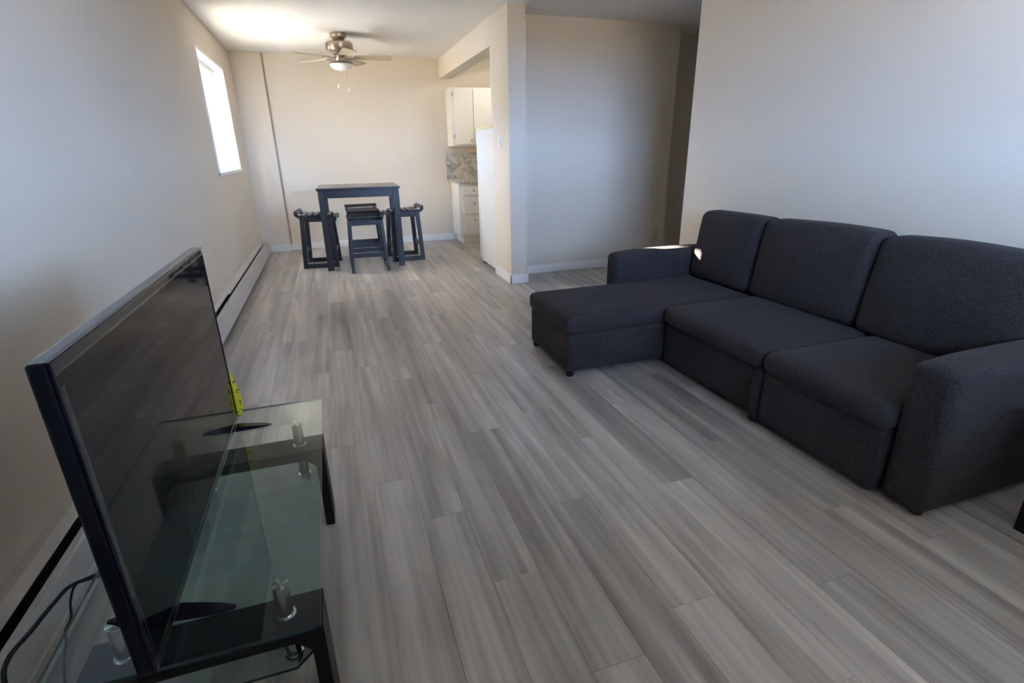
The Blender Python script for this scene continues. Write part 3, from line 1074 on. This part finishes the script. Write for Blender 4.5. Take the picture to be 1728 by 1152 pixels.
vpart('housing', BEZEL, (TX - 0.030, TX - 0.004, TY0, TY1, TZ0, TZ1), 0.005, 2)
bw = 0.012
bm = bmesh.new()
for d in ((TY0, TY1, TZ1 - bw, TZ1), (TY0, TY1, TZ0, TZ0 + 0.018), (TY0, TY0 + bw, TZ0 + 0.018, TZ1 - bw), (TY1 - bw, TY1, TZ0 + 0.018, TZ1 - bw)):
    bx(bm, -0.004, 0.0, d[0] - 1.30, d[1] - 1.30, d[2] - GT, d[3] - GT, 0.0012)
link_mesh('bezel', bm, BEZEL, tv)
vpart('screen', SCREEN, (TX - 0.004, TX - 0.0015, TY0 + bw, TY1 - bw, TZ0 + 0.018, TZ1 - bw))
soft_box('rear_housing', PLASTIC, (-0.085, -0.024, -0.36, 0.36, 0.035, 0.36), 0.03, tv, n=8)
vpart('port_panel', PLASTIC, (TX - 0.092, TX - 0.084, 1.02, 1.22, 0.56, 0.66), 0.003)
for yc, sgn in ((0.972, -1), (1.752, 1)):
    bm = bmesh.new()
    rings = []
    n = 12
    for i in range(n + 1):
        t = -1 + 2 * i / n
        w = 0.017 * math.sqrt(max(0.02, 1 - t * t)) + 0.002
        hh = 0.003 + 0.014 * max(0, 1 - abs(t)) ** 0.8
        x = -0.016 + t * 0.118
        y = yc - 1.30 + (-0.022 * t if sgn < 0 else -0.004 * t)
        rings.append([bm.verts.new((x, y - w, 0.0005)), bm.verts.new((x, y + w, 0.0005)), bm.verts.new((x, y + w * 0.7, hh)), bm.verts.new((x, y - w * 0.7, hh))])
    for a, b in zip(rings, rings[1:]):
        for k in range(4):
            bm.faces.new((a[k], a[(k + 1) % 4], b[(k + 1) % 4], b[k]))
    bm.faces.new(rings[0])
    bm.faces.new(rings[-1])
    ft = link_mesh('foot', bm, BEZEL, tv)
    auto_smooth(ft, 40)
    bm = bmesh.new()
    bx(bm, -0.028, -0.006, yc - 1.30 - 0.020, yc - 1.30 + 0.020, 0.014, 0.030, 0.003)
    link_mesh('foot_neck', bm, BEZEL, ft)
# crinkled clear film left along the top bezel, the near corner and the feet
def film_strip(name, pts_a, pts_b, seed, parent, amp=0.0009):
    r = random.Random(seed)
    bm = bmesh.new()
    A, B = [], []
    n = len(pts_a)
    rows = 5
    grid = []
    for i in range(n):
        row = []
        for j in range(rows):
            t = j / (rows - 1)
            p = Vector(pts_a[i]).lerp(Vector(pts_b[i]), t)
            p += Vector((r.uniform(0, amp), r.uniform(-amp, amp), r.uniform(-amp, amp)))
            row.append(bm.verts.new(p))
        grid.append(row)
    for i in range(n - 1):
        for j in range(rows - 1):
            bm.faces.new((grid[i][j], grid[i + 1][j], grid[i + 1][j + 1], grid[i][j + 1]))
    bmesh.ops.solidify(bm, geom=bm.faces[:], thickness=0.0002)
    return link_mesh(name, bm, FILM, parent, smooth=True)


ny = 34
ys = [TY0 - 1.30 + 0.002 + (TY1 - TY0 - 0.004) * i / (ny - 1) for i in range(ny)]
film_strip('protective_film', [(0.0008, y, TZ1 - GT - 0.001) for y in ys], [(0.0008, y, TZ1 - GT - 0.021) for i, y in enumerate(ys)], 3, tv)
film_strip('protective_film', [(-0.029, y, TZ1 - GT + 0.0008) for y in ys], [(-0.001, y, TZ1 - GT + 0.0012) for y in ys], 4, tv, 0.0005)
zs = [TZ0 - GT + 0.002 + (TZ1 - TZ0 - 0.04) * i / 19 for i in range(20)]
film_strip('protective_film', [(0.0008, TY0 - 1.30 + 0.001, z) for z in zs], [(0.0008, TY0 - 1.30 + 0.017, z) for z in zs], 5, tv)
zs = [TZ0 - GT + 0.002, TZ0 - GT + 0.012, TZ0 - GT + 0.022, TZ0 - GT + 0.030]
film_strip('protective_film', [(0.0008, y, TZ0 - GT + 0.001) for y in ys], [(0.0008, y, TZ0 - GT + 0.026) for i, y in enumerate(ys)], 6, tv)

# yellow paper tag stuck at the far lower edge of the screen
bm = bmesh.new()
rows = []
for i in range(9):
    t = i / 8
    z = 0.610 - 0.172 * t - GT
    wdt = 0.003 + 0.022 * min(1.0, t / 0.55) * (1.0 if t < 0.8 else 1 - (t - 0.8) / 0.2 * 0.7)
    rows.append([bm.verts.new((-0.003 + 0.001 * math.sin(5 * t), TY1 - 1.30 + 0.0006, z)), bm.verts.new((-0.003 + wdt * 0.9, TY1 - 1.30 + 0.004 + wdt * 0.25 + 0.003 * math.sin(9 * t), z - 0.004))])
for a, b in zip(rows, rows[1:]):
    bm.faces.new((a[0], a[1], b[1], b[0]))
bmesh.ops.solidify(bm, geom=bm.faces[:], thickness=0.0005)
link_mesh('price_tag', bm, STICKER, tv)['label'] = 'yellow paper tag with dark marks'

# cords behind the television
cd = thing('power_cord', 'black power cord looping from behind the television to the heater', 'cord', (0.3, 1.1, 0))
L_ = cd.location
tube('cable', CORD, [p - L_ for p in spline([(0.462, 1.12, 0.60), (0.37, 1.17, 0.54), (0.325, 1.29, 0.40), (0.315, 1.37, 0.27), (0.29, 1.38, 0.235), (0.25, 1.262, 0.315), (0.245, 1.18, 0.338), (0.247, 1.09, 0.356), (0.25, 0.997, 0.375), (0.25, 0.965, 0.33), (0.245, 0.93, 0.15), (0.24, 0.90, 0.02), (0.24, 0.60, 0.006), (0.20, 0.2, 0.006)])], 0.0046, cd)
cd2 = thing('thin_cord', 'thin black cord hanging behind the television stand in a small loop', 'cord', (0.3, 1.2, 0))
L2 = cd2.location
tube('cable', CORD, [p - L2 for p in spline([(0.462, 1.17, 0.62), (0.37, 1.23, 0.55), (0.322, 1.34, 0.40), (0.30, 1.385, 0.255), (0.27, 1.29, 0.305), (0.252, 1.255, 0.315), (0.248, 1.225, 0.295), (0.252, 1.20, 0.272), (0.25, 1.168, 0.262), (0.25, 1.157, 0.240), (0.25, 1.12, 0.205), (0.25, 1.08, 0.12), (0.25, 1.05, 0.01), (0.24, 0.8, 0.004)])], 0.0028, cd2)
